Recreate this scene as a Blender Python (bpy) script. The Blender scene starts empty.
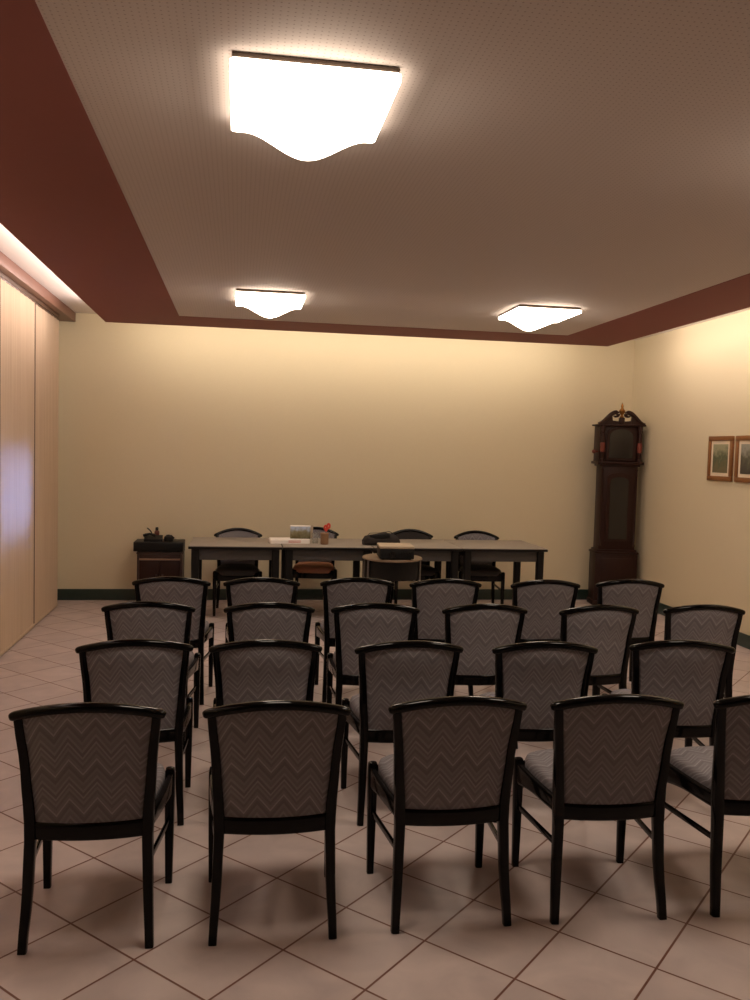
import bpy, bmesh, math, random
from mathutils import Vector, Matrix
random.seed(7)
SC = bpy.context.scene
COL = SC.collection
PI = math.pi

# ------------------------------------------------------------------ helpers
def lin(r, g, b):
    f = lambda c: c/12.92 if c <= .04045 else ((c+.055)/1.055)**2.4
    return (f(r/255), f(g/255), f(b/255), 1)

def tag(o, label=None, cat=None, group=None, kind=None):
    if label: o['label'] = label
    if cat: o['category'] = cat
    if group: o['group'] = group
    if kind: o['kind'] = kind
    return o

def empty(name, loc, rz=0, **k):
    o = bpy.data.objects.new(name, None)
    o.empty_display_size = .1
    COL.objects.link(o)
    o.location = loc
    o.rotation_euler = (0, 0, rz)
    return tag(o, **k)

def obj(name, bm, mat, parent=None, sharp=38, **k):
    bmesh.ops.recalc_face_normals(bm, faces=bm.faces)
    for f in bm.faces: f.smooth = True
    lim = math.radians(sharp)
    for e in bm.edges:
        if len(e.link_faces) == 2 and e.calc_face_angle(0) > lim: e.smooth = False
    me = bpy.data.meshes.new(name)
    bm.to_mesh(me); bm.free()
    mats = mat if isinstance(mat, (list, tuple)) else [mat]
    for m in mats: me.materials.append(m)
    o = bpy.data.objects.new(name, me)
    COL.objects.link(o)
    if parent: o.parent = parent
    return tag(o, **k)

def NB(): return bmesh.new()

def box(bm, x0, x1, y0, y1, z0, z1, bev=0, seg=2):
    r = bmesh.ops.create_cube(bm, size=1)
    vs = r['verts']
    for v in vs:
        v.co = Vector(((x0+x1)/2+v.co.x*(x1-x0), (y0+y1)/2+v.co.y*(y1-y0), (z0+z1)/2+v.co.z*(z1-z0)))
    if bev:
        es = list({e for v in vs for e in v.link_edges})
        bmesh.ops.bevel(bm, geom=es, offset=bev, segments=seg, affect='EDGES', profile=.5)
    return bm

def sweep(bm, pts, halves, ref, n=12, p=4.0, caps=True):
    """tube along pts; cross-section superellipse, half sizes (a along side, b along ref-ish normal)"""
    pts = [Vector(q) for q in pts]
    rings = []
    for i, q in enumerate(pts):
        t = (pts[min(i+1, len(pts)-1)]-pts[max(i-1, 0)]).normalized()
        rf = Vector(ref)
        side = t.cross(rf).normalized()
        nrm = side.cross(t).normalized()
        a, b = halves[i] if isinstance(halves, list) else halves
        ring = []
        for k in range(n):
            th = 2*PI*(k+.5)/n
            c, s = math.cos(th), math.sin(th)
            ring.append(bm.verts.new(q+side*(a*math.copysign(abs(c)**(2/p), c))+nrm*(b*math.copysign(abs(s)**(2/p), s))))
        rings.append(ring)
    for r0, r1 in zip(rings, rings[1:]):
        for k in range(n):
            bm.faces.new((r0[k], r0[(k+1) % n], r1[(k+1) % n], r1[k]))
    if caps:
        bm.faces.new(rings[0][::-1]); bm.faces.new(rings[-1])
    return bm

def lathe(bm, prof, c=(0, 0, 0), seg=20):
    rings = []
    for r, z in prof:
        if r < 1e-6:
            rings.append([bm.verts.new((c[0], c[1], c[2]+z))]*seg)
        else:
            rings.append([bm.verts.new((c[0]+r*math.cos(2*PI*k/seg), c[1]+r*math.sin(2*PI*k/seg), c[2]+z)) for k in range(seg)])
    for r0, r1 in zip(rings, rings[1:]):
        for k in range(seg):
            vs = []
            for v in (r0[k], r0[(k+1) % seg], r1[(k+1) % seg], r1[k]):
                if v not in vs: vs.append(v)
            if len(vs) > 2:
                try: bm.faces.new(vs)
                except ValueError: pass
    for r, ring in ((prof[0], rings[0]), (prof[-1], rings[-1])):
        if r[0] > 1e-6: bm.faces.new(ring)
    return bm

def prism(bm, poly, axis, d0, d1):
    """extrude 2-D polygon along axis ('x','y','z')"""
    def P(u, v, d):
        return {'x': (d, u, v), 'y': (u, d, v), 'z': (u, v, d)}[axis]
    a = [bm.verts.new(P(u, v, d0)) for u, v in poly]
    b = [bm.verts.new(P(u, v, d1)) for u, v in poly]
    n = len(poly)
    bm.faces.new(a); bm.faces.new(b[::-1])
    for k in range(n):
        bm.faces.new((a[k], b[k], b[(k+1) % n], a[(k+1) % n]))
    return bm

def interp(tab, x):
    if x <= tab[0][0]: return tab[0][1]
    for (a, u), (b, v) in zip(tab, tab[1:]):
        if x <= b:
            t = (x-a)/(b-a); t = t*t*(3-2*t)*.5+t*.5
            return u+(v-u)*t
    return tab[-1][1]

def copy_tree(o, parent=None):
    kids = list(o.children)
    c = o.copy(); COL.objects.link(c)
    c.parent = parent
    for k in kids: copy_tree(k, c)
    return c

# ------------------------------------------------------------------ materials
def new_mat(name):
    m = bpy.data.materials.new(name); m.use_nodes = True
    nt = m.node_tree
    b = nt.nodes['Principled BSDF']
    return m, nt, b

def N(nt, typ, **k):
    n = nt.nodes.new(typ)
    for a, v in k.items(): setattr(n, a, v)
    return n

def M_(nt, op, a, b=None, c=None):
    n = nt.nodes.new('ShaderNodeMath'); n.operation = op
    for i, v in enumerate((a, b, c)):
        if v is None: continue
        if isinstance(v, (int, float)): n.inputs[i].default_value = v
        else: nt.links.new(v, n.inputs[i])
    return n.outputs[0]

def plain(name, col, rough=.5, var=.06, scale=30, bump=0, metal=0, spec=.5, stretch=(1, 1, 1), coat=0):
    m, nt, b = new_mat(name)
    tc = N(nt, 'ShaderNodeTexCoord')
    mp = N(nt, 'ShaderNodeMapping'); mp.inputs['Scale'].default_value = stretch
    nz = N(nt, 'ShaderNodeTexNoise'); nz.inputs['Scale'].default_value = scale; nz.inputs['Detail'].default_value = 4
    nt.links.new(tc.outputs['Object'], mp.inputs[0]); nt.links.new(mp.outputs[0], nz.inputs[0])
    mx = N(nt, 'ShaderNodeMix', data_type='RGBA')
    mx.inputs[6].default_value = tuple(c*(1-var) for c in col[:3])+(1,)
    mx.inputs[7].default_value = tuple(min(1, c*(1+var)) for c in col[:3])+(1,)
    nt.links.new(nz.outputs['Fac'], mx.inputs[0])
    nt.links.new(mx.outputs[2], b.inputs['Base Color'])
    b.inputs['Roughness'].default_value = rough
    b.inputs['Metallic'].default_value = metal
    b.inputs['Specular IOR Level'].default_value = spec
    if coat: b.inputs['Coat Weight'].default_value = coat; b.inputs['Coat Roughness'].default_value = .15
    if bump:
        bp = N(nt, 'ShaderNodeBump'); bp.inputs['Strength'].default_value = bump; bp.inputs['Distance'].default_value = .004
        nt.links.new(nz.outputs['Fac'], bp.inputs['Height']); nt.links.new(bp.outputs[0], b.inputs['Normal'])
    return m

def emis(name, col, strength):
    m, nt, b = new_mat(name)
    b.inputs['Base Color'].default_value = (.9, .9, .88, 1)
    b.inputs['Emission Color'].default_value = col
    b.inputs['Emission Strength'].default_value = strength
    return m

LIGHTC = (1.0, .83, .66)
WALLC = (.66, .575, .405, 1)
M = {}
M['wall'] = plain('cream_wall_paint', WALLC, .75, .02, 60, .05, spec=.2)
M['dimming_wall'] = plain('unseen_light_cutting_wall', (.13, .09, .065, 1), .5, .25, 8, stretch=(5, 5, .5))  # invented finish: unseen wall behind camera, kept close and dark to cut bounce light
M['ceil'] = plain('white_ceiling_paint', (.78, .73, .70, 1), .8, .015, 20, spec=.2)
M['border'] = plain('brown_red_ceiling_paint', (.245, .083, .072, 1), .75, .03, 15, spec=.2)
M['base'] = plain('dark_green_skirting', (.022, .04, .032, 1), .4, .1, 20)
M['black'] = plain('black_lacquered_wood', (.0022, .0018, .0018, 1), .11, .15, 25, stretch=(3, 3, .6), spec=.20)
M['blackplastic'] = plain('black_plastic', (.007, .007, .008, 1), .45, .1, 40, spec=.3)
M['mahogany'] = plain('dark_mahogany', (.024, .0075, .005, 1), .42, .35, 14, stretch=(6, 6, .5), spec=.25)
M['mahogany_red'] = plain('red_mahogany', (.16, .03, .018, 1), .35, .2, 14, stretch=(6, 6, .5))
M['brass'] = plain('aged_brass', (.30, .13, .03, 1), .35, .15, 40, metal=.85)
M['darkglass'] = plain('dark_clock_glass', (.014, .012, .011, 1), .15, .05, 5, spec=.5)
M['pelmet'] = plain('reddish_wood_pelmet', (.17, .072, .047, 1), .45, .18, 9, stretch=(8, .5, 8))
M['track'] = plain('brown_track_metal', (.10, .05, .03, 1), .45, .1, 20)
M['tabletop'] = plain('grey_beige_laminate', (.30, .265, .23, 1), .5, .06, 30)
M['edge'] = plain('black_table_edge', (.005, .0045, .0045, 1), .45, .1, 30, spec=.25)
M['fascia'] = plain('grey_fascia_board', (.05, .046, .044, 1), .6, .06, 20)
M['walnut'] = plain('dark_walnut_cabinet', (.035, .014, .010, 1), .45, .25, 12, stretch=(.6, 4, 4))
M['paleedge'] = plain('pale_wood_edge', (.36, .21, .13, 1), .5, .1, 20)
M['paper'] = plain('white_paper', (.90, .86, .82, 1), .7, .03, 30)
M['pinkprint'] = plain('pink_red_print', (.55, .12, .10, 1), .7, .3, 60)
M['cup'] = plain('brown_cup_glaze', (.23, .13, .07, 1), .35, .15, 30)
M['red'] = plain('red_plastic', (.62, .05, .03, 1), .35, .05, 30)
M['steel'] = plain('brushed_steel', (.32, .31, .30, 1), .3, .1, 60, metal=1)
M['beige'] = plain('beige_plastic', (.46, .37, .27, 1), .5, .05, 30)
M['standtop'] = plain('beige_laminate_top', (.22, .155, .10, 1), .5, .08, 25)
M['frame'] = plain('honey_wood_frame', (.22, .085, .022, 1), .4, .25, 18, stretch=(1, 4, 4))
M['mat'] = plain('cream_picture_mount', (.74, .62, .47, 1), .7, .02, 30)
M['brick'] = plain('terracotta_fabric', (.46, .20, .11, 1), .85, .1, 90, .2)
M['darkfab'] = plain('black_fabric', (.018, .013, .013, 1), .8, .2, 90, .2)
M['redbrown'] = plain('red_brown_plastic', (.13, .035, .025, 1), .35, .1, 30)
M['rim'] = plain('lamp_tray_painted_unlit', (.10, .07, .05, 1), .6, .05, 30)  # dark colour stands in for the tray side being backlit
M['shade'] = emis('lit_opal_glass', LIGHTC+(1,), 20.0)
M['shade_edge'] = emis('opal_glass_edge', LIGHTC+(1,), 8.0)
M['winframe'] = plain('white_window_frame', (.7, .7, .7, 1), .5, .03, 20)

def floor_mat():
    m, nt, b = new_mat('pinkish_stone_tiles')
    geo = N(nt, 'ShaderNodeNewGeometry')
    sep = N(nt, 'ShaderNodeSeparateXYZ'); nt.links.new(geo.outputs['Position'], sep.inputs[0])
    S = .34; ox, oy, a = -2.3197*S, 8.1104*S, .7855
    c, s = math.cos(a), math.sin(a)
    X = M_(nt, 'SUBTRACT', sep.outputs[0], ox); Y = M_(nt, 'SUBTRACT', sep.outputs[1], oy)
    u = M_(nt, 'DIVIDE', M_(nt, 'ADD', M_(nt, 'MULTIPLY', X, s), M_(nt, 'MULTIPLY', Y, c)), S)
    v = M_(nt, 'DIVIDE', M_(nt, 'SUBTRACT', M_(nt, 'MULTIPLY', X, c), M_(nt, 'MULTIPLY', Y, s)), S)
    def near(t):  # distance to nearest grid line (tile units)
        f = M_(nt, 'FRACT', M_(nt, 'ADD', t, .5))
        return M_(nt, 'ABSOLUTE', M_(nt, 'SUBTRACT', f, .5))
    d = M_(nt, 'MINIMUM', near(u), near(v))
    mr = N(nt, 'ShaderNodeMapRange', interpolation_type='SMOOTHSTEP')
    mr.inputs['From Min'].default_value = .0085; mr.inputs['From Max'].default_value = .0145
    nt.links.new(d, mr.inputs['Value'])
    tc = N(nt, 'ShaderNodeTexCoord')
    # per-tile shift of a cloudy stone pattern
    cmb = N(nt, 'ShaderNodeCombineXYZ')
    nt.links.new(M_(nt, 'FLOOR', u), cmb.inputs[0]); nt.links.new(M_(nt, 'FLOOR', v), cmb.inputs[1])
    wn = N(nt, 'ShaderNodeTexWhiteNoise'); nt.links.new(cmb.outputs[0], wn.inputs['Vector'])
    add = N(nt, 'ShaderNodeVectorMath', operation='MULTIPLY_ADD')
    nt.links.new(wn.outputs['Color'], add.inputs[0]); add.inputs[1].default_value = (9, 9, 9)
    nt.links.new(geo.outputs['Position'], add.inputs[2])
    nz = N(nt, 'ShaderNodeTexNoise'); nz.inputs['Scale'].default_value = 5; nz.inputs['Detail'].default_value = 6; nz.inputs['Distortion'].default_value = .8
    nt.links.new(add.outputs[0], nz.inputs['Vector'])
    rp = N(nt, 'ShaderNodeValToRGB')
    rp.color_ramp.elements[0].position = .3; rp.color_ramp.elements[0].color = (.47, .39, .38, 1)
    rp.color_ramp.elements[1].position = .7; rp.color_ramp.elements[1].color = (.585, .485, .462, 1)
    nt.links.new(nz.outputs['Fac'], rp.inputs[0])
    tv = N(nt, 'ShaderNodeMix', data_type='RGBA', blend_type='MULTIPLY'); tv.inputs[0].default_value = 1
    nt.links.new(rp.outputs[0], tv.inputs[6])
    g = M_(nt, 'ADD', M_(nt, 'MULTIPLY', wn.outputs['Value'], .06), .94)
    cg = N(nt, 'ShaderNodeCombineXYZ')
    for i in range(3): nt.links.new(g, cg.inputs[i])
    nt.links.new(cg.outputs[0], tv.inputs[7])
    mx = N(nt, 'ShaderNodeMix', data_type='RGBA')
    mx.inputs[6].default_value = (.16, .068, .045, 1)
    nt.links.new(mr.outputs[0], mx.inputs[0]); nt.links.new(tv.outputs[2], mx.inputs[7])
    nt.links.new(mx.outputs[2], b.inputs['Base Color'])
    b.inputs['Roughness'].default_value = .42
    b.inputs['Specular IOR Level'].default_value = .35
    bp = N(nt, 'ShaderNodeBump'); bp.inputs['Strength'].default_value = .3; bp.inputs['Distance'].default_value = .003
    nt.links.new(mr.outputs[0], bp.inputs['Height']); nt.links.new(bp.outputs[0], b.inputs['Normal'])
    return m
M['floor'] = floor_mat()

def perforated():
    m, nt, b = new_mat('perforated_white_board')
    geo = N(nt, 'ShaderNodeNewGeometry')
    sep = N(nt, 'ShaderNodeSeparateXYZ'); nt.links.new(geo.outputs['Position'], sep.inputs[0])
    P = .02
    def cell(t, p):
        return M_(nt, 'MULTIPLY', M_(nt, 'SUBTRACT', M_(nt, 'FRACT', M_(nt, 'DIVIDE', t, p)), .5), p)
    cx, cy = cell(sep.outputs[0], P), cell(sep.outputs[1], .022)
    d = M_(nt, 'SQRT', M_(nt, 'ADD', M_(nt, 'MULTIPLY', cx, cx), M_(nt, 'MULTIPLY', cy, cy)))
    mr = N(nt, 'ShaderNodeMapRange'); mr.inputs['From Min'].default_value = .0022; mr.inputs['From Max'].default_value = .0034
    nt.links.new(d, mr.inputs['Value'])
    # board joints along the room every 1.2 m
    j = M_(nt, 'ABSOLUTE', M_(nt, 'SUBTRACT', M_(nt, 'FRACT', M_(nt, 'DIVIDE', M_(nt, 'SUBTRACT', sep.outputs[0], .07), 1.2)), .5))
    jm = N(nt, 'ShaderNodeMapRange'); jm.inputs['From Min'].default_value = .0008; jm.inputs['From Max'].default_value = .0018
    jm.inputs['To Min'].default_value = .86
    nt.links.new(j, jm.inputs['Value'])
    mx = N(nt, 'ShaderNodeMix', data_type='RGBA')
    mx.inputs[6].default_value = (.40, .34, .31, 1); mx.inputs[7].default_value = (.60, .535, .505, 1)
    nt.links.new(M_(nt, 'MULTIPLY', mr.outputs[0], jm.outputs[0]), mx.inputs[0])
    nt.links.new(mx.outputs[2], b.inputs['Base Color'])
    b.inputs['Roughness'].default_value = .8; b.inputs['Specular IOR Level'].default_value = .15
    return m
M['perf'] = perforated()

def chevron():
    m, nt, b = new_mat('grey_mauve_zigzag_fabric')
    tc = N(nt, 'ShaderNodeTexCoord'); oi = N(nt, 'ShaderNodeObjectInfo')
    sep = N(nt, 'ShaderNodeSeparateXYZ'); nt.links.new(tc.outputs['Object'], sep.inputs[0])
    ph = M_(nt, 'MULTIPLY', oi.outputs['Random'], .05)
    per = .088
    t = M_(nt, 'PINGPONG', M_(nt, 'ADD', M_(nt, 'ADD', sep.outputs[0], 5.0), ph), per/2)
    # v runs up the back and along the seat
    v = M_(nt, 'ADD', sep.outputs[2], sep.outputs[1])
    w = M_(nt, 'ADD', M_(nt, 'SUBTRACT', v, M_(nt, 'MULTIPLY', t, 1.05)), M_(nt, 'ADD', ph, 3.0))
    f1 = M_(nt, 'FRACT', M_(nt, 'DIVIDE', w, .118))
    rp = N(nt, 'ShaderNodeValToRGB'); cr = rp.color_ramp; cr.interpolation = 'CONSTANT'
    cols = [(0, .25), (.09, .62), (.17, .36), (.28, .50), (.36, .22), (.47, .34), (.55, .95), (.60, .46), (.70, .28), (.79, .56), (.87, .33), (.94, .75)]
    el = cr.elements
    while len(el) < len(cols): el.new(.5)
    A = (.132, .121, .136); B = (.37, .348, .372)
    for e, (p, k) in zip(el, cols):
        e.position = p; e.color = tuple(A[i]+(B[i]-A[i])*k for i in range(3))+(1,)
    nt.links.new(f1, rp.inputs[0])
    nz = N(nt, 'ShaderNodeTexNoise'); nz.inputs['Scale'].default_value = 500
    nt.links.new(tc.outputs['Object'], nz.inputs['Vector'])
    mx = N(nt, 'ShaderNodeMix', data_type='RGBA', blend_type='MULTIPLY'); mx.inputs[0].default_value = .35
    nt.links.new(rp.outputs[0], mx.inputs[6]); nt.links.new(nz.outputs['Color'], mx.inputs[7])
    nt.links.new(mx.outputs[2], b.inputs['Base Color'])
    b.inputs['Roughness'].default_value = .75; b.inputs['Specular IOR Level'].default_value = .25
    bp = N(nt, 'ShaderNodeBump'); bp.inputs['Strength'].default_value = .15; bp.inputs['Distance'].default_value = .002
    nt.links.new(nz.outputs['Fac'], bp.inputs['Height']); nt.links.new(bp.outputs[0], b.inputs['Normal'])
    return m
M['chev'] = chevron()

def curtain_mat():
    m, nt, b = new_mat('cream_panel_curtain_fabric')
    out = nt.nodes['Material Output']
    nt.nodes.remove(b)
    tc = N(nt, 'ShaderNodeTexCoord')
    mp = N(nt, 'ShaderNodeMapping'); mp.inputs['Scale'].default_value = (1, 1, .02)
    nz = N(nt, 'ShaderNodeTexNoise'); nz.inputs['Scale'].default_value = 40; nz.inputs['Detail'].default_value = 3
    nt.links.new(tc.outputs['Object'], mp.inputs[0]); nt.links.new(mp.outputs[0], nz.inputs['Vector'])
    rp = N(nt, 'ShaderNodeValToRGB')
    rp.color_ramp.elements[0].position = .35; rp.color_ramp.elements[0].color = (.66, .50, .36, 1)
    rp.color_ramp.elements[1].position = .65; rp.color_ramp.elements[1].color = (.74, .58, .43, 1)
    nt.links.new(nz.outputs['Fac'], rp.inputs[0])
    df = N(nt, 'ShaderNodeBsdfDiffuse'); tr = N(nt, 'ShaderNodeBsdfTranslucent')
    nt.links.new(rp.outputs[0], df.inputs[0]); tr.inputs[0].default_value = (.62, .62, .68, 1)
    mx = N(nt, 'ShaderNodeMixShader'); mx.inputs[0].default_value = .22
    nt.links.new(df.outputs[0], mx.inputs[1]); nt.links.new(tr.outputs[0], mx.inputs[2])
    nt.links.new(mx.outputs[0], out.inputs[0])
    return m
M['curtain'] = curtain_mat()

def pane_mat():
    m, nt, b = new_mat('clear_window_glass')
    out = nt.nodes['Material Output']; nt.nodes.remove(b)
    t = N(nt, 'ShaderNodeBsdfTransparent'); g = N(nt, 'ShaderNodeBsdfGlossy'); g.inputs['Roughness'].default_value = .02
    fr = N(nt, 'ShaderNodeFresnel'); fr.inputs[0].default_value = 1.45
    mx = N(nt, 'ShaderNodeMixShader')
    nt.links.new(fr.outputs[0], mx.inputs[0]); nt.links.new(t.outputs[0], mx.inputs[1]); nt.links.new(g.outputs[0], mx.inputs[2])
    nt.links.new(mx.outputs[0], out.inputs[0])
    return m
M['pane'] = pane_mat()

def glassware_mat():
    m, nt, b = new_mat('drinking_glass')
    b.inputs['Base Color'].default_value = (.9, .92, .92, 1)
    b.inputs['Transmission Weight'].default_value = .9
    b.inputs['Roughness'].default_value = .08
    return m
M['glass'] = glassware_mat()

def landscape(name, sky, mid, low, z0, h, axis=2):
    m, nt, b = new_mat(name)
    tc = N(nt, 'ShaderNodeTexCoord')
    sep = N(nt, 'ShaderNodeSeparateXYZ'); nt.links.new(tc.outputs['Object'], sep.inputs[0])
    nz = N(nt, 'ShaderNodeTexNoise'); nz.inputs['Scale'].default_value = 22; nz.inputs['Detail'].default_value = 5
    nt.links.new(tc.outputs['Object'], nz.inputs['Vector'])
    t = M_(nt, 'DIVIDE', M_(nt, 'SUBTRACT', sep.outputs[axis], z0), h)
    t = M_(nt, 'ADD', t, M_(nt, 'MULTIPLY', M_(nt, 'SUBTRACT', nz.outputs['Fac'], .5), 1.1))
    rp = N(nt, 'ShaderNodeValToRGB')
    e = rp.color_ramp.elements
    e[0].position = .1; e[0].color = low
    e[1].position = .9; e[1].color = sky
    k = e.new(.5); k.color = mid
    nt.links.new(t, rp.inputs[0]); nt.links.new(rp.outputs[0], b.inputs['Base Color'])
    b.inputs['Roughness'].default_value = .5
    return m

# ------------------------------------------------------------------ room
XL, XR, YB, YF, ZC = -1.93, 4.5, 9.39, -1.3, 3.02
RX0, RX1, RY0, RY1, RZ = -1.293, 3.831, -.7, 8.63, 2.836     # hanging ceiling raft
IX0, IX1, IY1 = -.559, 3.141, 8.012
def struct(name, bm, mat, parent=None, **k):
    return obj(name, bm, mat, parent, kind='structure', **k)

struct('floor', box(NB(), XL-.2, XR+.2, YF-.2, YB+.2, -.1, 0), M['floor'])
struct('ceiling', box(NB(), XL-.2, XR+.2, YF-.2, YB+.2, ZC, ZC+.12), M['ceil'])
struct('wall_back', box(NB(), XL-.2, XR+.2, YB, YB+.15, 0, ZC), M['wall'])
struct('wall_front', box(NB(), XL-.2, XR+.2, YF-.15, YF, 0, ZC), M['dimming_wall'])
struct('wall_right', box(NB(), XR, XR+.15, YF, YB, 0, ZC), M['wall'])
WY0, WY1, WZ0, WZ1 = 5.75, 7.86, .86, 1.60
bm = NB()
box(bm, XL-.15, XL, YF, WY0, 0, ZC); box(bm, XL-.15, XL, WY1, YB, 0, ZC)
box(bm, XL-.15, XL, WY0, WY1, 0, WZ0); box(bm, XL-.15, XL, WY0, WY1, WZ1, ZC)
struct('wall_left', bm, M['wall'])
bm = NB()
ym = (WY0+WY1)/2
for y0, y1, z0, z1 in ((WY0, WY1, WZ0, WZ0+.04), (WY0, WY1, WZ1-.04, WZ1), (WY0, WY0+.04, WZ0, WZ1), (WY1-.04, WY1, WZ0, WZ1), (ym-.03, ym+.03, WZ0, WZ1)):
    box(bm, XL-.10, XL-.05, y0, y1, z0, z1, .004)
win = struct('window_1', bm, M['winframe'])
struct('pane', box(NB(), XL-.077, XL-.073, WY0+.03, WY1-.03, WZ0+.03, WZ1-.03), M['pane'], win)
# baseboards
struct('baseboard_back', box(NB(), XL, XR, YB-.014, YB, 0, .12, .003), M['base'])
struct('baseboard_right', box(NB(), XR-.014, XR, YF, YB-.014, 0, .12, .003), M['base'])
# hanging ceiling: brown border + perforated centre
bm = NB()
for x0, x1, y0, y1 in ((RX0, IX0, RY0, RY1), (IX1, RX1, RY0, RY1), (IX0, IX1, IY1, RY1), (IX0, IX1, RY0, RY0+.75)):
    box(bm, x0, x1, y0, y1, RZ, RZ+.04)
struct('trim_1', bm, M['border'])
struct('ceiling.001', box(NB(), IX0, IX1, RY0+.75, IY1, RZ+.003, RZ+.04), M['perf'])
# hangers (rods between raft and ceiling)
bm = NB()
for x in (RX0+.6, 1.3, RX1-.6):
    for y in (.6, 3.2, 5.8, 8.0):
        lathe(bm, [(.006, 0), (.006, ZC-RZ-.04)], (x, y, RZ+.04), 8)
struct('trim_2', bm, M['steel'])

# ------------------------------------------------------------------ curtain wall
pel = obj('curtain_pelmet', box(NB(), XL, -1.708, YF, YB, 2.925, ZC, .004), M['pelmet'],
          label='reddish wooden pelmet box running along the top of the panel curtains', cat='pelmet')
obj('curtain_track', box(NB(), -1.822, -1.778, YF, 8.92, 2.895, 2.925, .003), M['track'], pel, label='dark brown curtain track')
edges = [9.00, 7.955, 6.82, 5.87, 4.83, 3.79, 2.75]
places = ['farthest cream curtain panel, standing next to the end wall',
          'wide cream curtain panel glowing blue with daylight, beside the farthest panel',
          'cream curtain panel at the very left edge of the photo, nearer than the blue-glowing one']
for i in range(6):
    y1, y0 = edges[i], edges[i+1]
    xo = -1.80+(.0 if i % 2 == 0 else .012)
    bm = NB()
    n = 40
    ext = -.002 if i % 2 else .045
    ya, yb = y0-ext, (y1+ext if i else y1)
    front, back = [], []
    for k in range(n+1):
        y = ya+(yb-ya)*k/n
        dx = .0025*math.sin(k*1.3+i)+.0015*math.sin(k*.45)
        front.append((xo+.0015+dx, y)); back.append((xo-.0015+dx, y))
    prism(bm, front+back[::-1], 'z', .045, 2.885)
    r = obj('panel_curtain', bm, M['curtain'], group='sliding panel curtains', cat='curtain',
            label=places[i] if i < 3 else 'cream sliding panel curtain nearer than the photo shows')
    obj('weight_bar', box(NB(), xo-.006, xo+.006, y0+.006, y1-.006, .012, .046, .002), M['curtain'], r)
    obj('carrier_rail', box(NB(), xo-.005, xo+.005, y0+.006, y1-.006, 2.880, 2.8965, .002), M['track'], r)
    if i % 2 == 0: continue
    bm = NB()
    box(bm, xo-.004, xo+.0055, y1-.026, y1-.002, .046, 2.880); box(bm, xo-.004, xo+.0055, y0+.002, y0+.012, .046, 2.880)
    obj('side_trim', bm, M['track'], r, label='brown edge strip')

# ------------------------------------------------------------------ ceiling lamps
def make_lamp():
    root = empty('ceiling_lamp', (0, 0, RZ))
    W, D = .260, .277
    zb = -.028                     # flat lips of the glass below the raft
    bm = NB()
    nx = 72
    def prof(x):
        t = min(1, abs(x-.010)/.238)
        return -.082*(.5+.5*math.cos(PI*t))
    corners = []
    top, bot = [], []
    for k in range(nx+1):
        x = -W+2*W*k/nx
        z = zb+prof(x)
        bot.append((x, z-.010)); top.append((x, zb+.010))
    # sheet extruded in y with slightly rounded plan corners
    ys = [(-D, .016), (-D+.003, .008), (-D+.008, .003), (-D+.016, 0), (D-.016, 0), (D-.008, .003), (D-.003, .008), (D, .016)]
    rings = []
    for y, ins in ys:
        s = (W-ins)/W
        rings.append([bm.verts.new((x*s, y, z)) for x, z in bot]+[bm.verts.new((x*s, y, z)) for x, z in top[::-1]])
    L = len(rings[0])
    for a, b in zip(rings, rings[1:]):
        for k in range(L):
            bm.faces.new((a[k], a[(k+1) % L], b[(k+1) % L], b[k]))
    h = nx+1
    for r in (rings[0], rings[-1]):
        for k in range(nx):
            bm.faces.new((r[k], r[k+1], r[L-2-k], r[L-1-k]))
    bm.normal_update()
    bmesh.ops.recalc_face_normals(bm, faces=bm.faces)
    for f in bm.faces: f.material_index = 0 if f.normal.z < -.55 else 1
    obj('glass_shade', bm, [M['shade'], M['shade_edge']], root, sharp=50, label='glowing opal glass body with a wavy underside')
    bm = NB()
    x0, y0 = W-.006, D-.005
    box(bm, -x0, x0, -y0, y0, zb+.0115, 0, .003)
    obj('mounting_tray', bm, M['rim'], root, label='metal tray, coloured dark as if backlit')
    return root
lamp = make_lamp()
spots = [(.212, 2.917, 'large lit wavy glass ceiling lamp nearest the camera'),
         (.212, 6.76, 'lit wavy glass ceiling lamp at far left, above the tables'),
         (2.395, 6.76, 'lit wavy glass ceiling lamp at far right, before the clock')]
spots += [(2.395, 2.917, 'lit wavy glass ceiling lamp beyond the right edge of the photo')]
for i, (x, y, lb) in enumerate(spots):
    o = lamp if i == 0 else copy_tree(lamp)
    o.location = (x, y, RZ)
    tag(o, lb, 'ceiling lamp', 'wavy glass ceiling lamps')

# cove strips lying on the raft's edges
def strip(x, y, z, L, rot, watt, col=LIGHTC):
    li = bpy.data.lights.new('cove_strip', 'AREA'); li.shape = 'RECTANGLE'
    li.size = L; li.size_y = .03; li.energy = watt; li.color = col
    o = bpy.data.objects.new('cove_strip', li); COL.objects.link(o)
    o.location = (x, y, z); o.rotation_euler = rot
    return o
zs = RZ+.075
Lb = RX1-RX0-.3
CW = 5.5
s = strip((RX0+RX1)/2, RY1, zs, Lb, (0, 0, 0), CW*.94*Lb, (1, .85, .69))
Ls = RY1-.3
def place_strip(o, along, facing):
    a = Vector(along).normalized(); f = Vector(facing).normalized()
    z = -f; y = z.cross(a).normalized(); a = y.cross(z)
    o.rotation_euler = Matrix((a, y, z)).transposed().to_euler()
place_strip(s, (1, 0, 0), (0, 1, .12))
s = strip(RX0, RY1/2, zs, Ls, (0, 0, 0), CW*1.06*Ls, (1, .83, .74)); place_strip(s, (0, 1, 0), (-1, 0, .12))
s = strip(RX1, RY1/2, zs, Ls, (0, 0, 0), CW*1.12*Ls, (1, .83, .70)); place_strip(s, (0, 1, 0), (1, 0, .12))

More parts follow.
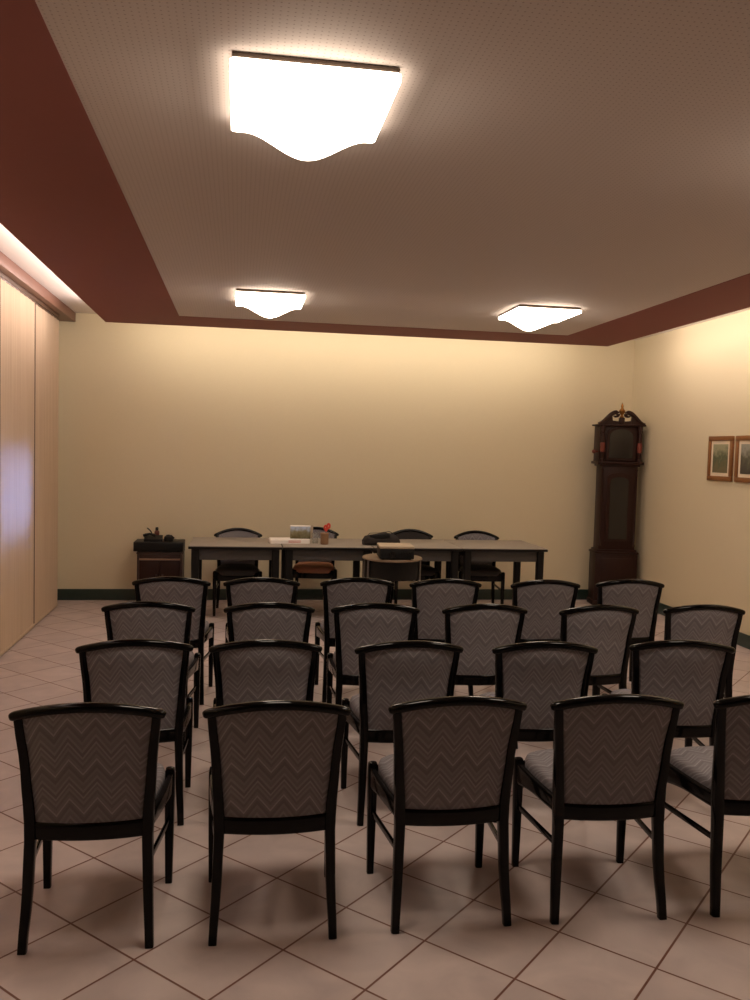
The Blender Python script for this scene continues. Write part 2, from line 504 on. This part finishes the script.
# ------------------------------------------------------------------ chairs
def make_chair(fabric, seatfab=None, zc=.8208, zt=.7805, name='dining_chair'):
    """rear feet on y=0, sitter looks along +y"""
    root = empty(name, (0, 0, 0))
    blk = M['black']
    TX = .245
    hw = lambda z: interp([(0, .202), (.2, .192), (.38, .187), (.43, .189), (.6, .200), (.79, .217)], z)
    yu = lambda z: interp([(0, 0), (.2, .030), (.42, .046), (.6, .030), (.80, -.002)], z)
    railz = lambda x: zc-(zc-zt)*(abs(x)/TX)**2
    raily = lambda x: -.036+.040*(abs(x)/TX)**2
    for s in (-1, 1):
        zs_ = [0, .06, .13, .2, .28, .36, .42, .48, .54, .60, .66, .72, .77]
        ztop = railz(hw(.78))-.004
        zs_ = [z for z in zs_ if z < ztop-.02]+[ztop]
        pts = [(s*hw(z), yu(z), z) for z in zs_]
        hv = []
        for z in zs_:
            w = interp([(0, .0145), (.25, .0175), (.42, .019), (.6, .016), (.8, .0145)], z)
            hv.append((w, interp([(0, .016), (.3, .020), (.42, .022), (.8, .013)], z)))
        obj('leg', sweep(NB(), pts, hv, (0, 1, 0), 12, 5), blk, root)
        xf = .222
        zs2 = [0, .05, .2, .35, .43, .443, .447]
        hv2 = [(.0135,)*2, (.0145,)*2, (.017,)*2, (.019,)*2, (.019,)*2, (.016,)*2, (.009,)*2]
        obj('leg', sweep(NB(), [(s*xf, .425, z) for z in zs2], hv2, (0, 1, 0), 12, 4.5), blk, root)
    # top rail
    n = 28
    pts, hv = [], []
    for k in range(n+1):
        x = -TX*math.cos(PI*k/n)
        pts.append((x, raily(x), railz(x)))
        e = min(1, (TX-abs(x))/.022)
        e = math.sqrt(max(.03, 1-(1-e)**2))
        hv.append((.0190*e, .0158*(.35+.65*e)))
    obj('top_rail', sweep(NB(), pts, hv, (0, 0, 1), 20, 2.5), blk, root)
    # lower back rail
    pts = []
    for k in range(13):
        x = -.182+.364*k/12
        pts.append((x, yu(.39)-.024*(1-(x/.182)**2), .391))
    obj('lower_rail', sweep(NB(), pts, (.012, .0295), (0, 0, 1), 12, 6), blk, root)
    # upholstered back
    bm = NB(); nu, nv = 22, 14
    F, B = [], []
    for j in range(nv+1):
        v = j/nv; rF, rB = [], []
        for i in range(nu+1):
            u = -1+2*i/nu
            z0 = .416
            zz = z0+(.775-z0)*v
            x = u*(hw(zz)-.010)
            z1 = railz(x)-.010
            z = z0+(z1-z0)*v
            yc = yu(z)-(.024+.012*v)*(1-u*u)
            th = .008+.012*(1-abs(u)**5)*(1-abs(2*v-1)**6)
            rF.append(bm.verts.new((x, yc+th, z))); rB.append(bm.verts.new((x, yc-th*.75, z)))
        F.append(rF); B.append(rB)
    for j in range(nv):
        for i in range(nu):
            bm.faces.new((F[j][i], F[j][i+1], F[j+1][i+1], F[j+1][i]))
            bm.faces.new((B[j][i], B[j+1][i], B[j+1][i+1], B[j][i+1]))
    for i in range(nu):
        bm.faces.new((F[0][i], B[0][i], B[0][i+1], F[0][i+1])); bm.faces.new((F[nv][i], F[nv][i+1], B[nv][i+1], B[nv][i]))
    for j in range(nv):
        bm.faces.new((F[j][0], F[j+1][0], B[j+1][0], B[j][0])); bm.faces.new((F[j][nu], B[j][nu], B[j+1][nu], F[j+1][nu]))
    obj('backrest', bm, fabric, root, sharp=60)
    # seat cushion
    bm = NB(); NS = 48
    def outline(k, sc):
        th = 2*PI*k/NS; c, s_ = math.cos(th), math.sin(th)
        X = math.copysign(abs(c)**.42, c); Y = math.copysign(abs(s_)**.42, s_)
        y = .262+.190*Y*sc
        w = .180+.033*(.5+.5*Y)+(.006 if Y < 1 else 0)
        bow = .018*(1-X*X) if Y > 0 else 0
        return X*w*sc, y+bow*max(0, Y)*sc
    rings = []
    for sc, z in ((.97, .405), (1, .42), (1.0, .448), (.975, .462), (.90, .472), (.7, .481), (.4, .486)):
        rings.append([bm.verts.new(outline(k, sc)+(z,)) for k in range(NS)])
    for a, b in zip(rings, rings[1:]):
        for k in range(NS): bm.faces.new((a[k], a[(k+1) % NS], b[(k+1) % NS], b[k]))
    c = bm.verts.new((0, .262, .488))
    for k in range(NS): bm.faces.new((rings[-1][k], rings[-1][(k+1) % NS], c))
    bm.faces.new(rings[0][::-1])
    obj('seat', bm, seatfab or fabric, root, sharp=70)
    # seat frame: bowed side rails and front rail
    bm = NB()
    for s in (-1, 1):
        pts, hv = [], []
        for k in range(11):
            t = k/10
            y = .055+(.420-.055)*t
            x = .189+.035*(1-(1-t)**2)
            zb_ = .379-.040*max(0, t-.35)/.65*max(0, t-.35)/.65
            zt_ = .434
            pts.append((s*x, y, (zb_+zt_)/2)); hv.append((.011, (zt_-zb_)/2))
        sweep(bm, pts, hv, (0, 0, 1), 12, 6)
    pts = [(-.21+.42*k/10, .425+.022*(1-(-1+k/5)**2), .390) for k in range(11)]
    sweep(bm, pts, (.011, .042), (0, 0, 1), 12, 6)
    obj('seat_frame', bm, blk, root)
    for s in (-1, 1):
        pts = [(s*.189, .036, .268), (s*.222, .425, .250)]
        obj('stretcher', sweep(NB(), pts, (.0065, .011), (0, 0, 1), 10, 4), blk, root)
    return root

row_pts = [  # rail-tip midpoints, tuned from the picture: x, y, rotation (degrees)
    [(-.468, 2.832, -1.2), (.142, 2.815, -.8), (.764, 2.822, .4), (1.341, 2.808, -2.0), (1.949, 2.788, -2.0)],
    [(-.428, 3.750, 1.8), (.131, 3.722, -.8), (.762, 3.675, .4), (1.380, 3.640, -2.0), (2.043, 3.640, -8.0)],
    [(-.464, 4.664, -2.5), (.178, 4.630, -.8), (.757, 4.604, -3.5), (1.373, 4.575, -.8), (2.031, 4.535, 4.0), (2.674, 4.538, -4.0)],
    [(-.412, 5.545, -3.0), (.160, 5.53, -1.0), (.784, 5.535, -1.0), (1.372, 5.495, .4), (2.056, 5.465, .4), (2.677, 5.495, -2.5)],
]
ordn = ['first', 'second', 'third', 'fourth', 'fifth', 'sixth']
rown = ['the nearest row', 'the second-nearest row', 'the third row back', 'the row nearest the tables']
chair = make_chair(M['chev'])
first = True
for ri, row in enumerate(row_pts):
    for ci, (x, y, rz) in enumerate(row):
        o = chair if first else copy_tree(chair)
        first = False
        o.location = (x, y, 0); o.rotation_euler = (0, 0, math.radians(rz))
        tag(o, 'black chair with zigzag grey fabric, %s from left in %s' % (ordn[ci], rown[ri]), 'chair', 'zigzag fabric chairs set out in rows')
# four chairs behind the tables, facing the room
M['charcoal'] = plain('charcoal_fabric', (.035, .030, .028, 1), .85, .15, 90, .2)
arch = make_chair(M['chev'], M['charcoal'], .818, .750)
arch2 = make_chair(M['chev'], M['brick'], .822, .752)
arch3 = make_chair(M['darkfab'], None, .825, .755)
arch4 = copy_tree(arch)
for o, x, y, rz, lb in ((arch, .005, 8.91, 180, 'black arched-back chair behind the leftmost table, grey back and dark seat'),
                        (arch2, .825, 9.10, 173, 'black arched-back chair with terracotta seat behind the small box and cup'),
                        (arch3, 1.83, 8.95, 180, 'all-black arched-back chair behind the projector'),
                        (arch4, 2.555, 8.93, 173, 'black arched-back chair turned slightly, behind the rightmost table')):
    o.location = (x, y, 0); o.rotation_euler = (0, 0, math.radians(rz)); tag(o, lb, 'chair', 'chairs behind the tables')

# ------------------------------------------------------------------ tables
def make_table():
    root = empty('conference_table', (0, 0, 0))
    W, D, H = .434, .40, .745
    obj('tabletop', box(NB(), -W+.004, W-.004, -D+.004, D-.004, H-.008, H, .002), M['tabletop'], root)
    obj('edge_band', box(NB(), -W, W, -D, D, H-.030, H-.0075, .004), M['edge'], root)
    for sx in (-1, 1):
        for sy in (-1, 1):
            bm = NB(); x, y = sx*(W-.062), sy*(D-.055)
            sweep(bm, [(x, y, 0), (x, y, .015), (x, y, H-.03)], [(.030, .030), (.033, .033), (.036, .036)], (0, 1, 0), 16, 5)
            obj('leg', bm, M['edge'], root)
    bm = NB()
    box(bm, -W+.09, W-.09, -D+.045, -D+.061, H-.135, H-.03, .002)
    obj('fascia', bm, M['fascia'], root, label='grey front fascia board')
    bm = NB()
    box(bm, -W+.09, W-.09, D-.061, D-.045, H-.10, H-.03, .002)
    for s in (-1, 1): box(bm, s*(W-.062)-.008, s*(W-.062)+.008, -D+.09, D-.09, H-.10, H-.03, .002)
    obj('under_frame', bm, M['edge'], root)
    return root
table = make_table()
tl = ['grey-topped black table at the left end of the row, beside the brown cabinet',
      'grey-topped black table second from left, carrying the box and cup',
      'grey-topped black table third from left, behind the projector',
      'grey-topped black table at the right end of the row, nearest the clock']
for i in range(4):
    o = table if i == 0 else copy_tree(table)
    o.location = (-.016+.870*i, 8.42, 0)
    tag(o, tl[i], 'table', 'row of tables along the end wall')
TZ = .745

# things on the tables
p = empty('paper_stack', (.50, 8.40, TZ), math.radians(4), label='low white stack of papers lying flat on the tables, left of the cup', cat='papers')
bm = NB()
for k in range(6):
    a = .004*((k*7) % 3-1)
    box(bm, -.19+a, .19+a, -.11+a, .11-a, .0065*k, .0065*k+.006, .001)
obj('sheets', bm, M['paper'], p)
bm = NB()
box(bm, -.02, .10, -.1125, -.1105, .012, .030); obj('print', bm, M['pinkprint'], p, label='reddish pink print on the front edge')
b = empty('leaflet_box', (.610, 8.42, TZ+.039), math.radians(-3), label='small upright box printed with blue sky over olive landscape, on the papers', cat='box')
M['boxprint'] = landscape('box_landscape_print', (.42, .50, .66, 1), (.22, .20, .12, 1), (.10, .085, .03, 1), 0, .125)
obj('carton', box(NB(), -.098, .098, -.03, .03, 0, .125, .002), M['boxprint'], b)
obj('lid', box(NB(), -.099, .099, -.031, .031, .118, .127, .002), M['paper'], b)
b2 = empty('booklet', (.655, 8.50, TZ+.039), math.radians(-3), label='pale upright booklet standing behind the printed box', cat='booklet')
bm = NB(); box(bm, -.085, .085, -.008, .008, 0, .122, .001); obj('pages', bm, M['paper'], b2)
bm = NB(); box(bm, -.087, .087, -.011, -.008, 0, .124, .001); box(bm, -.087, .087, .008, .011, 0, .124, .001); obj('cover', bm, M['beige'], b2)
g = obj('drinking_glass', lathe(NB(), [(.0, .0), (.028, 0), (.033, .10), (.0305, .10), (.026, .008), (0, .008)], (0, 0, 0), 24), M['glass'],
        label='clear drinking glass between the printed box and the brown cup', cat='glass'); g.location = (.752, 8.33, TZ)
cup = empty('pencil_cup', (.835, 8.26, TZ), label='brown cup standing on the second table from left', cat='cup')
obj('body', lathe(NB(), [(0, 0), (.036, 0), (.040, .01), (.040, .108), (.0365, .108), (.0365, .012), (0, .012)], (0, 0, 0), 24), M['cup'], cup)
obj('rim', lathe(NB(), [(.0368, .104), (.0408, .104), (.0412, .109), (.0405, .112), (.0372, .112)], (0, 0, 0), 24), M['paleedge'], cup)
sc = empty('scissors', (.842, 8.26, TZ+.013), label='red-handled scissors standing in the brown cup', cat='scissors')
bm = NB()
for dx in (-.003, .003):
    sweep(bm, [(dx-.012, 0, .002), (dx-.004, 0, .06), (dx+.006, 0, .118)], [(.002, .001), (.006, .001), (.006, .001)], (0, 1, 0), 8, 3)
obj('blades', bm, M['steel'], sc)
for s, cz in ((-1, .150), (1, .166)):
    bm = NB(); cx = .016+s*.014
    ring = [(cx+.012*math.cos(t*2*PI/16)+.0, s*.0015, cz+.021*math.sin(t*2*PI/16)) for t in range(17)]
    sweep(bm, ring, (.010, .007), (0, 1, .01), 8, 2.2)
    sweep(bm, [(.006, 0, .112), (cx-.002, s*.001, cz-.022)], [(.006, .005), (.006, .005)], (0, 1, 0), 8, 2.5)
    obj('handle', bm, M['red'], sc)
bag = empty('camera_bag', (1.395, 8.28, TZ), math.radians(6), label='slumped black bag on the table just behind the projector', cat='bag')
bm = NB()
secs = [(-.18, .05, .05), (-.15, .085, .088), (-.08, .10, .10), (0, .10, .112), (.06, .10, .122), (.11, .095, .108), (.16, .08, .08), (.185, .05, .05)]
rings = []
for x, dy, h in secs:
    rings.append([bm.verts.new((x, dy*math.copysign(abs(math.cos(t))**.6, math.cos(t)), max(0, h/2+h/2*math.copysign(abs(math.sin(t))**.6, math.sin(t))*(1+.06*math.sin(3*x*30)))))
                  for t in [2*PI*(k+.5)/16 for k in range(16)]])
for a, b_ in zip(rings, rings[1:]):
    for k in range(16): bm.faces.new((a[k], a[(k+1) % 16], b_[(k+1) % 16], b_[k]))
bm.faces.new(rings[0][::-1]); bm.faces.new(rings[-1])
obj('body', bm, M['darkfab'], bag)
obj('flap', sweep(NB(), [(-.13, -.07, .085), (-.08, -.096, .085), (0, -.102, .092), (.06, -.102, .098)], (.004, .02), (0, 0, 1), 10, 3), M['blackplastic'], bag)
obj('strap', sweep(NB(), [(-.16, 0, .07), (-.12, -.02, .115), (-.02, -.03, .120), (.08, -.02, .133), (.15, 0, .09)], (.014, .0025), (0, 0, 1), 8, 3), M['blackplastic'], bag)

# round stand and projector in front of the tables
RSX, RSY = 1.375, 7.52
st = empty('round_stand', (RSX, RSY, 0), label='small round beige-topped stand in front of the tables, under the projector', cat='stand')
obj('round_top', lathe(NB(), [(0, .700), (.262, .700), (.270, .705), (.270, .716), (.264, .721), (0, .721)], (0, 0, 0), 48), M['standtop'], st)
obj('drum', lathe(NB(), [(.20, .535), (.245, .535), (.248, .54), (.248, .70), (0, .70)], (0, 0, 0), 48), M['edge'], st, label='dark drum-shaped skirt under the top')
obj('shelf', lathe(NB(), [(0, .20), (.19, .20), (.195, .205), (.195, .215), (.19, .22), (0, .22)], (0, 0, 0), 40), M['edge'], st)
for k, a in enumerate((205, 335, 25, 155)):
    ca, sa = math.cos(math.radians(a)), math.sin(math.radians(a))
    bm = NB()
    sweep(bm, [(ca*.262, sa*.262, 0), (ca*.257, sa*.257, .3), (ca*.257, sa*.257, .70)], (.010, .010), (0, 1, 0), 12, 2)
    sweep(bm, [(ca*.19, sa*.19, .21), (ca*.257, sa*.257, .21)], (.006, .006), (0, 0, 1), 8, 2)
    obj('leg', bm, M['steel'], st, label='chrome leg')
pj = empty('projector', (RSX+.005, RSY-.115, .7225), math.radians(-3), label='squat projector with beige lid and dark front on the round stand', cat='projector')
W, D = .15, .135
obj('case', box(NB(), -W, W, -D, D, .008, .100, .008, 3), M['blackplastic'], pj)
obj('lid', box(NB(), -W-.002, W+.002, -D-.002, D+.002, .096, .122, .008, 3), M['beige'], pj)
bm = NB()
lathe(bm, [(0, 0), (.026, 0), (.030, .004), (.030, .022), (.024, .022), (.020, .012), (0, .014)], (0, 0, 0), 24)
for v in bm.verts: v.co = Vector((v.co.x-.04, -D-.0-v.co.z+.004, v.co.y+.046))
obj('lens', bm, M['darkglass'], pj)
bm = NB()
for k in range(7): box(bm, .03+.014*k, .038+.014*k, -D-.002, -D+.004, .022, .07)
obj('grille', bm, M['edge'], pj)
bm = NB()
for sx in (-1, 1):
    for sy in (-1, 1): lathe(bm, [(.012, 0), (.012, .009)], (sx*.12, sy*.09, -.0005), 12)
obj('foot', bm, M['edge'], pj)

# ------------------------------------------------------------------ cabinet at left
cb = empty('side_cabinet', (-.79, 9.18, 0), label='low dark brown cabinet against the end wall, left of the tables', cat='cabinet')
W = .228
bm = NB()
box(bm, -W, -W+.02, -.18, .18, 0, .545, .002); box(bm, W-.02, W, -.18, .18, 0, .545, .002)
box(bm, -W+.02, W-.02, .165, .18, .03, .545); box(bm, -W+.02, W-.02, -.17, .165, .03, .05); box(bm, -W+.02, W-.02, -.16, .165, .0, .03)
obj('body', bm, M['walnut'], cb)
obj('top', box(NB(), -W-.006, W+.006, -.186, .183, .545, .563, .003), M['walnut'], cb)
obj('drawer', box(NB(), -W+.022, W-.022, -.178, -.02, .500, .542, .002), M['walnut'], cb)
obj('shelf_edge', box(NB(), -W+.020, W-.020, -.183, .16, .482, .497, .002), M['paleedge'], cb, label='pale wooden ledge')
for s in (-1, 1):
    d = obj('door', box(NB(), min(s*.002, s*(W-.022)), max(s*.002, s*(W-.022)), -.178, -.160, .055, .478, .003), M['mahogany'], cb)
    obj('handle', lathe(NB(), [(.004, 0), (.004, .012), (.010, .016), (.008, .022), (0, .023)], (0, 0, 0), 12), M['walnut'], d)
    h = d.children[0]; h.location = (s*.03, -.178, .33); h.rotation_euler = (PI/2, 0, 0)
dk = empty('video_recorder', (-.805, 9.16, .5635), label='wide black electronic box lying on the brown cabinet', cat='recorder')
obj('case', box(NB(), -.25, .25, -.17, .17, .008, .104, .006, 2), M['blackplastic'], dk)
obj('front_panel', box(NB(), -.244, .244, -.174, -.166, .016, .096, .003), M['edge'], dk)
bm = NB()
for sx in (-1, 1):
    for sy in (-1, 1): lathe(bm, [(.015, 0), (.015, .009)], (sx*.2, sy*.13, 0), 12)
obj('foot', bm, M['edge'], dk)
ph = empty('desk_phone', (-.835, 9.13, .6678), math.radians(3), label='small black desk phone with coiled cords on the black box', cat='phone')
prism(bm := NB(), [(-.09, 0), (.07, 0), (.07, .055), (-.09, .025)], 'x', -.125, .06)
obj('base', bm, M['blackplastic'], ph)
obj('handset', sweep(NB(), [(-.135, -.01, .055), (-.115, -.01, .062), (-.07, -.01, .075), (-.03, -.01, .062), (-.012, -.01, .055)], [(.022, .014), (.022, .016), (.013, .011), (.022, .016), (.022, .014)], (0, 0, 1), 10, 3), M['blackplastic'], ph)
pts = [(-.075+.024*math.cos(t*.55), .01+.002*t, .065+.066*abs(math.sin(t*.28))) for t in range(24)]
obj('cord', sweep(NB(), pts, (.0045, .0045), (0, 1, .1), 6, 2), M['blackplastic'], ph)
bt = empty('spray_bottle', (-.845, 9.255, .6678), label='two-capped red-brown bottle upright on the black box', cat='bottle')
obj('body', lathe(NB(), [(0, 0), (.024, 0), (.026, .01), (.026, .085), (.014, .10), (0, .10)], (0, 0, 0), 20), M['redbrown'], bt)
obj('cap', lathe(NB(), [(.014, .098), (.016, .10), (.016, .125), (.012, .132), (0, .132)], (0, 0, 0), 16), M['blackplastic'], bt)
adp = empty('microphone_base', (-.715, 9.12, .6678), math.radians(-15), label='black lumpy gadget at the right of the desk phone', cat='gadget')
obj('body', lathe(NB(), [(0, 0), (.046, 0), (.050, .012), (.044, .045), (.02, .066), (0, .07)], (0, 0, 0), 20), M['blackplastic'], adp)
obj('arm', sweep(NB(), [(.01, 0, .05), (.03, 0, .058), (.062, 0, .030)], (.010, .010), (0, 1, 0), 8, 2), M['blackplastic'], adp)

# ------------------------------------------------------------------ longcase clock
ck = empty('grandfather_clock', (4.215, 9.085, 0), math.radians(-8), label='tall dark mahogany longcase clock in the corner right of the tables', cat='clock')
mh = M['mahogany']
bm = NB()
box(bm, -.225, .225, -.135, .135, 0, .06, .006); box(bm, -.215, .215, -.125, .125, .06, .60, .004)
box(bm, -.225, .225, -.133, .133, .60, .625, .008); box(bm, -.205, .205, -.118, .118, .625, .65, .008)
obj('plinth', bm, mh, ck)
bm = NB(); box(bm, -.165, .165, -.131, -.124, .12, .55, .003); obj('plinth_panel', bm, mh, ck)
bm = NB(); box(bm, -.185, .185, -.105, .105, .65, 1.60, .004)
for s in (-1, 1): lathe(bm, [(.016, .69), (.016, .70), (.012, .71), (.012, 1.55), (.016, 1.56), (.016, 1.57)], (s*.172, -.102, 0), 14)
obj('trunk', bm, mh, ck)
# trunk door with arched glass
def archpoly(w, z0, z1, rise, n=10):
    p_ = [(-w, z0), (w, z0), (w, z1)]
    for k in range(1, n): a = PI*k/n; p_.append((w*math.cos(a), z1+rise*math.sin(a)))
    p_.append((-w, z1)); return p_
dr = obj('trunk_door', prism(NB(), archpoly(.125, .74, 1.47, .06), 'y', -.119, -.104), mh, ck)
obj('glass', prism(NB(), archpoly(.092, .77, 1.43, .05), 'y', -.122, -.1185), M['darkglass'], dr)
# hood
bm = NB()
box(bm, -.205, .205, -.122, .122, 1.60, 1.625, .006); box(bm, -.235, .235, -.142, .138, 1.625, 1.655, .006)
box(bm, -.215, .215, -.098, .128, 1.655, 2.06, .003); box(bm, -.24, .24, -.145, .14, 2.06, 2.08, .005)
prism(bm, [(-.215, 2.08), (.215, 2.08), (.15, 2.13), (.05, 2.115), (-.05, 2.115), (-.15, 2.13)], 'y', -.115, -.085)
obj('hood', bm, mh, ck)
dd = obj('dial_door', prism(NB(), archpoly(.145, 1.67, 1.95, .10), 'y', -.115, -.096), mh, ck)
obj('glass', prism(NB(), archpoly(.118, 1.695, 1.94, .085), 'y', -.118, -.1145), M['darkglass'], dd)
for s in (-1, 1):
    bm = NB()
    lathe(bm, [(.024, 1.655), (.024, 1.68), (.015, 1.69), (.019, 1.74), (.019, 1.90), (.015, 1.98), (.024, 1.99), (.024, 2.06)], (s*.188, -.120, 0), 16)
    obj('column', bm, mh, ck)
    obj('column_sleeve', lathe(NB(), [(.0195, 1.76), (.0235, 1.765), (.0235, 1.865), (.0195, 1.87)], (s*.188, -.120, 0), 16), M['mahogany_red'], ck, label='reddish turned sleeve')
    # swan-neck scroll
    bm = NB()
    pts, hv = [], []
    for k in range(17):
        t = k/16
        x = .232-.170*t
        z = 2.085+.128*(3*t*t-2*t**3)
        if t > .8: z += -.0
        pts.append((s*x, -.10, z)); hv.append((.035, .014+.012*t))
    for k in range(1, 10):
        a = PI/2+PI*1.25*k/9
        pts.append((s*(.062+.024*math.cos(a)), -.10, 2.189+.024*math.sin(a))); hv.append((.035-.001*k, .020-.0012*k))
    sweep(bm, pts, hv, (0, 0, 1) if False else (.3*s, 0, 1), 10, 4)
    prism(bm, [(s*.225, 2.08), (s*.09, 2.08), (s*.10, 2.17), (s*.14, 2.165), (s*.18, 2.125)], 'y', -.12, -.085)
    obj('swan_neck_scroll', bm, mh, ck)
obj('finial_block', box(NB(), -.026, .026, -.125, -.075, 2.08, 2.155, .004), mh, ck)
obj('finial', lathe(NB(), [(.018, 2.155), (.024, 2.165), (.010, 2.18), (.013, 2.19), (.030, 2.215), (.032, 2.235), (.014, 2.26), (.011, 2.275), (.015, 2.285), (.006, 2.31), (0, 2.33)], (0, -.10, 0), 18), M['brass'], ck, label='orange-brown turned finial')
bm = NB(); lathe(bm, [(.010, 0), (.010, .02), (.022, .03), (.024, .045), (.012, .058), (0, .06)], (0, 0, 0), 16)
for v in bm.verts: v.co = Vector((-.214-v.co.z, v.co.x-.04, v.co.y+1.765))
obj('side_knob', bm, M['mahogany_red'], ck)

ck.scale = (1.10, 1.0, .978); ck.location.x = 4.205
# ------------------------------------------------------------------ pictures on right wall
M['paint1'] = landscape('green_landscape_painting', (.30, .29, .18, 1), (.085, .10, .05, 1), (.14, .12, .06, 1), -.12, .24)
M['paint2'] = landscape('dark_landscape_painting', (.28, .27, .22, 1), (.09, .085, .055, 1), (.055, .05, .04, 1), -.12, .24)
def make_picture(y0, y1, z0, z1, art, lb):
    r = empty('framed_picture', (XR, (y0+y1)/2, (z0+z1)/2), label=lb, cat='picture', group='framed pictures on the right wall')
    w, h = (y1-y0)/2, (z1-z0)/2; fw = .045
    bm = NB()
    for a, b_, c, d in ((-w, w, h-fw, h), (-w, w, -h, -h+fw), (-w, -w+fw, -h+fw, h-fw), (w-fw, w, -h+fw, h-fw)):
        box(bm, -.024, -.001, a, b_, c, d, .005)
    obj('frame', bm, M['frame'], r)
    mt = obj('mount', box(NB(), -.012, -.006, -w+fw-.004, w-fw+.004, -h+fw-.004, h-fw+.004), M['mat'], r)
    obj('painting', box(NB(), -.0145, -.0115, -w+fw+.035, w-fw-.035, -h+fw+.032, h-fw-.032), art, r)
    return r
make_picture(7.265, 7.675, 1.470, 1.893, M['paint1'], 'small framed green landscape on the right wall, the one nearer the clock')
make_picture(6.78, 7.215, 1.470, 1.893, M['paint2'], 'small framed dark landscape cut by the right edge of the photo')

# ------------------------------------------------------------------ daylight and camera
w = bpy.data.worlds.new('daylight'); SC.world = w; w.use_nodes = True
bg = w.node_tree.nodes['Background']; bg.inputs[0].default_value = (.31, .52, 1.0, 1); bg.inputs[1].default_value = 66.0

cam = bpy.data.cameras.new('camera'); co = bpy.data.objects.new('camera', cam); COL.objects.link(co)
F, PT, RL, YW, H = 854.5367, .0569, .0267, .1588, 4.8892*.34
cam.sensor_fit = 'VERTICAL'; cam.sensor_height = 36; cam.lens = F/1000*36
cam.clip_start = .05; cam.clip_end = 50
fw = Vector((math.sin(YW)*math.cos(PT), math.cos(YW)*math.cos(PT), -math.sin(PT)))
rt = Vector((math.cos(YW), -math.sin(YW), 0)); up = rt.cross(fw)
r2 = rt*math.cos(RL)+up*math.sin(RL); u2 = -rt*math.sin(RL)+up*math.cos(RL)
mw = Matrix((r2, u2, -fw)).transposed().to_4x4(); mw.translation = (0, 0, H)
co.matrix_world = mw
SC.camera = co
SC.view_settings.view_transform = 'Standard'
SC.view_settings.look = 'None'
SC.view_settings.exposure = .07
SC.view_settings.gamma = 1
SC.view_settings.use_curve_mapping = False
SC.cycles.use_denoising = True
SC.cycles.max_bounces = 10
SC.cycles.diffuse_bounces = 6
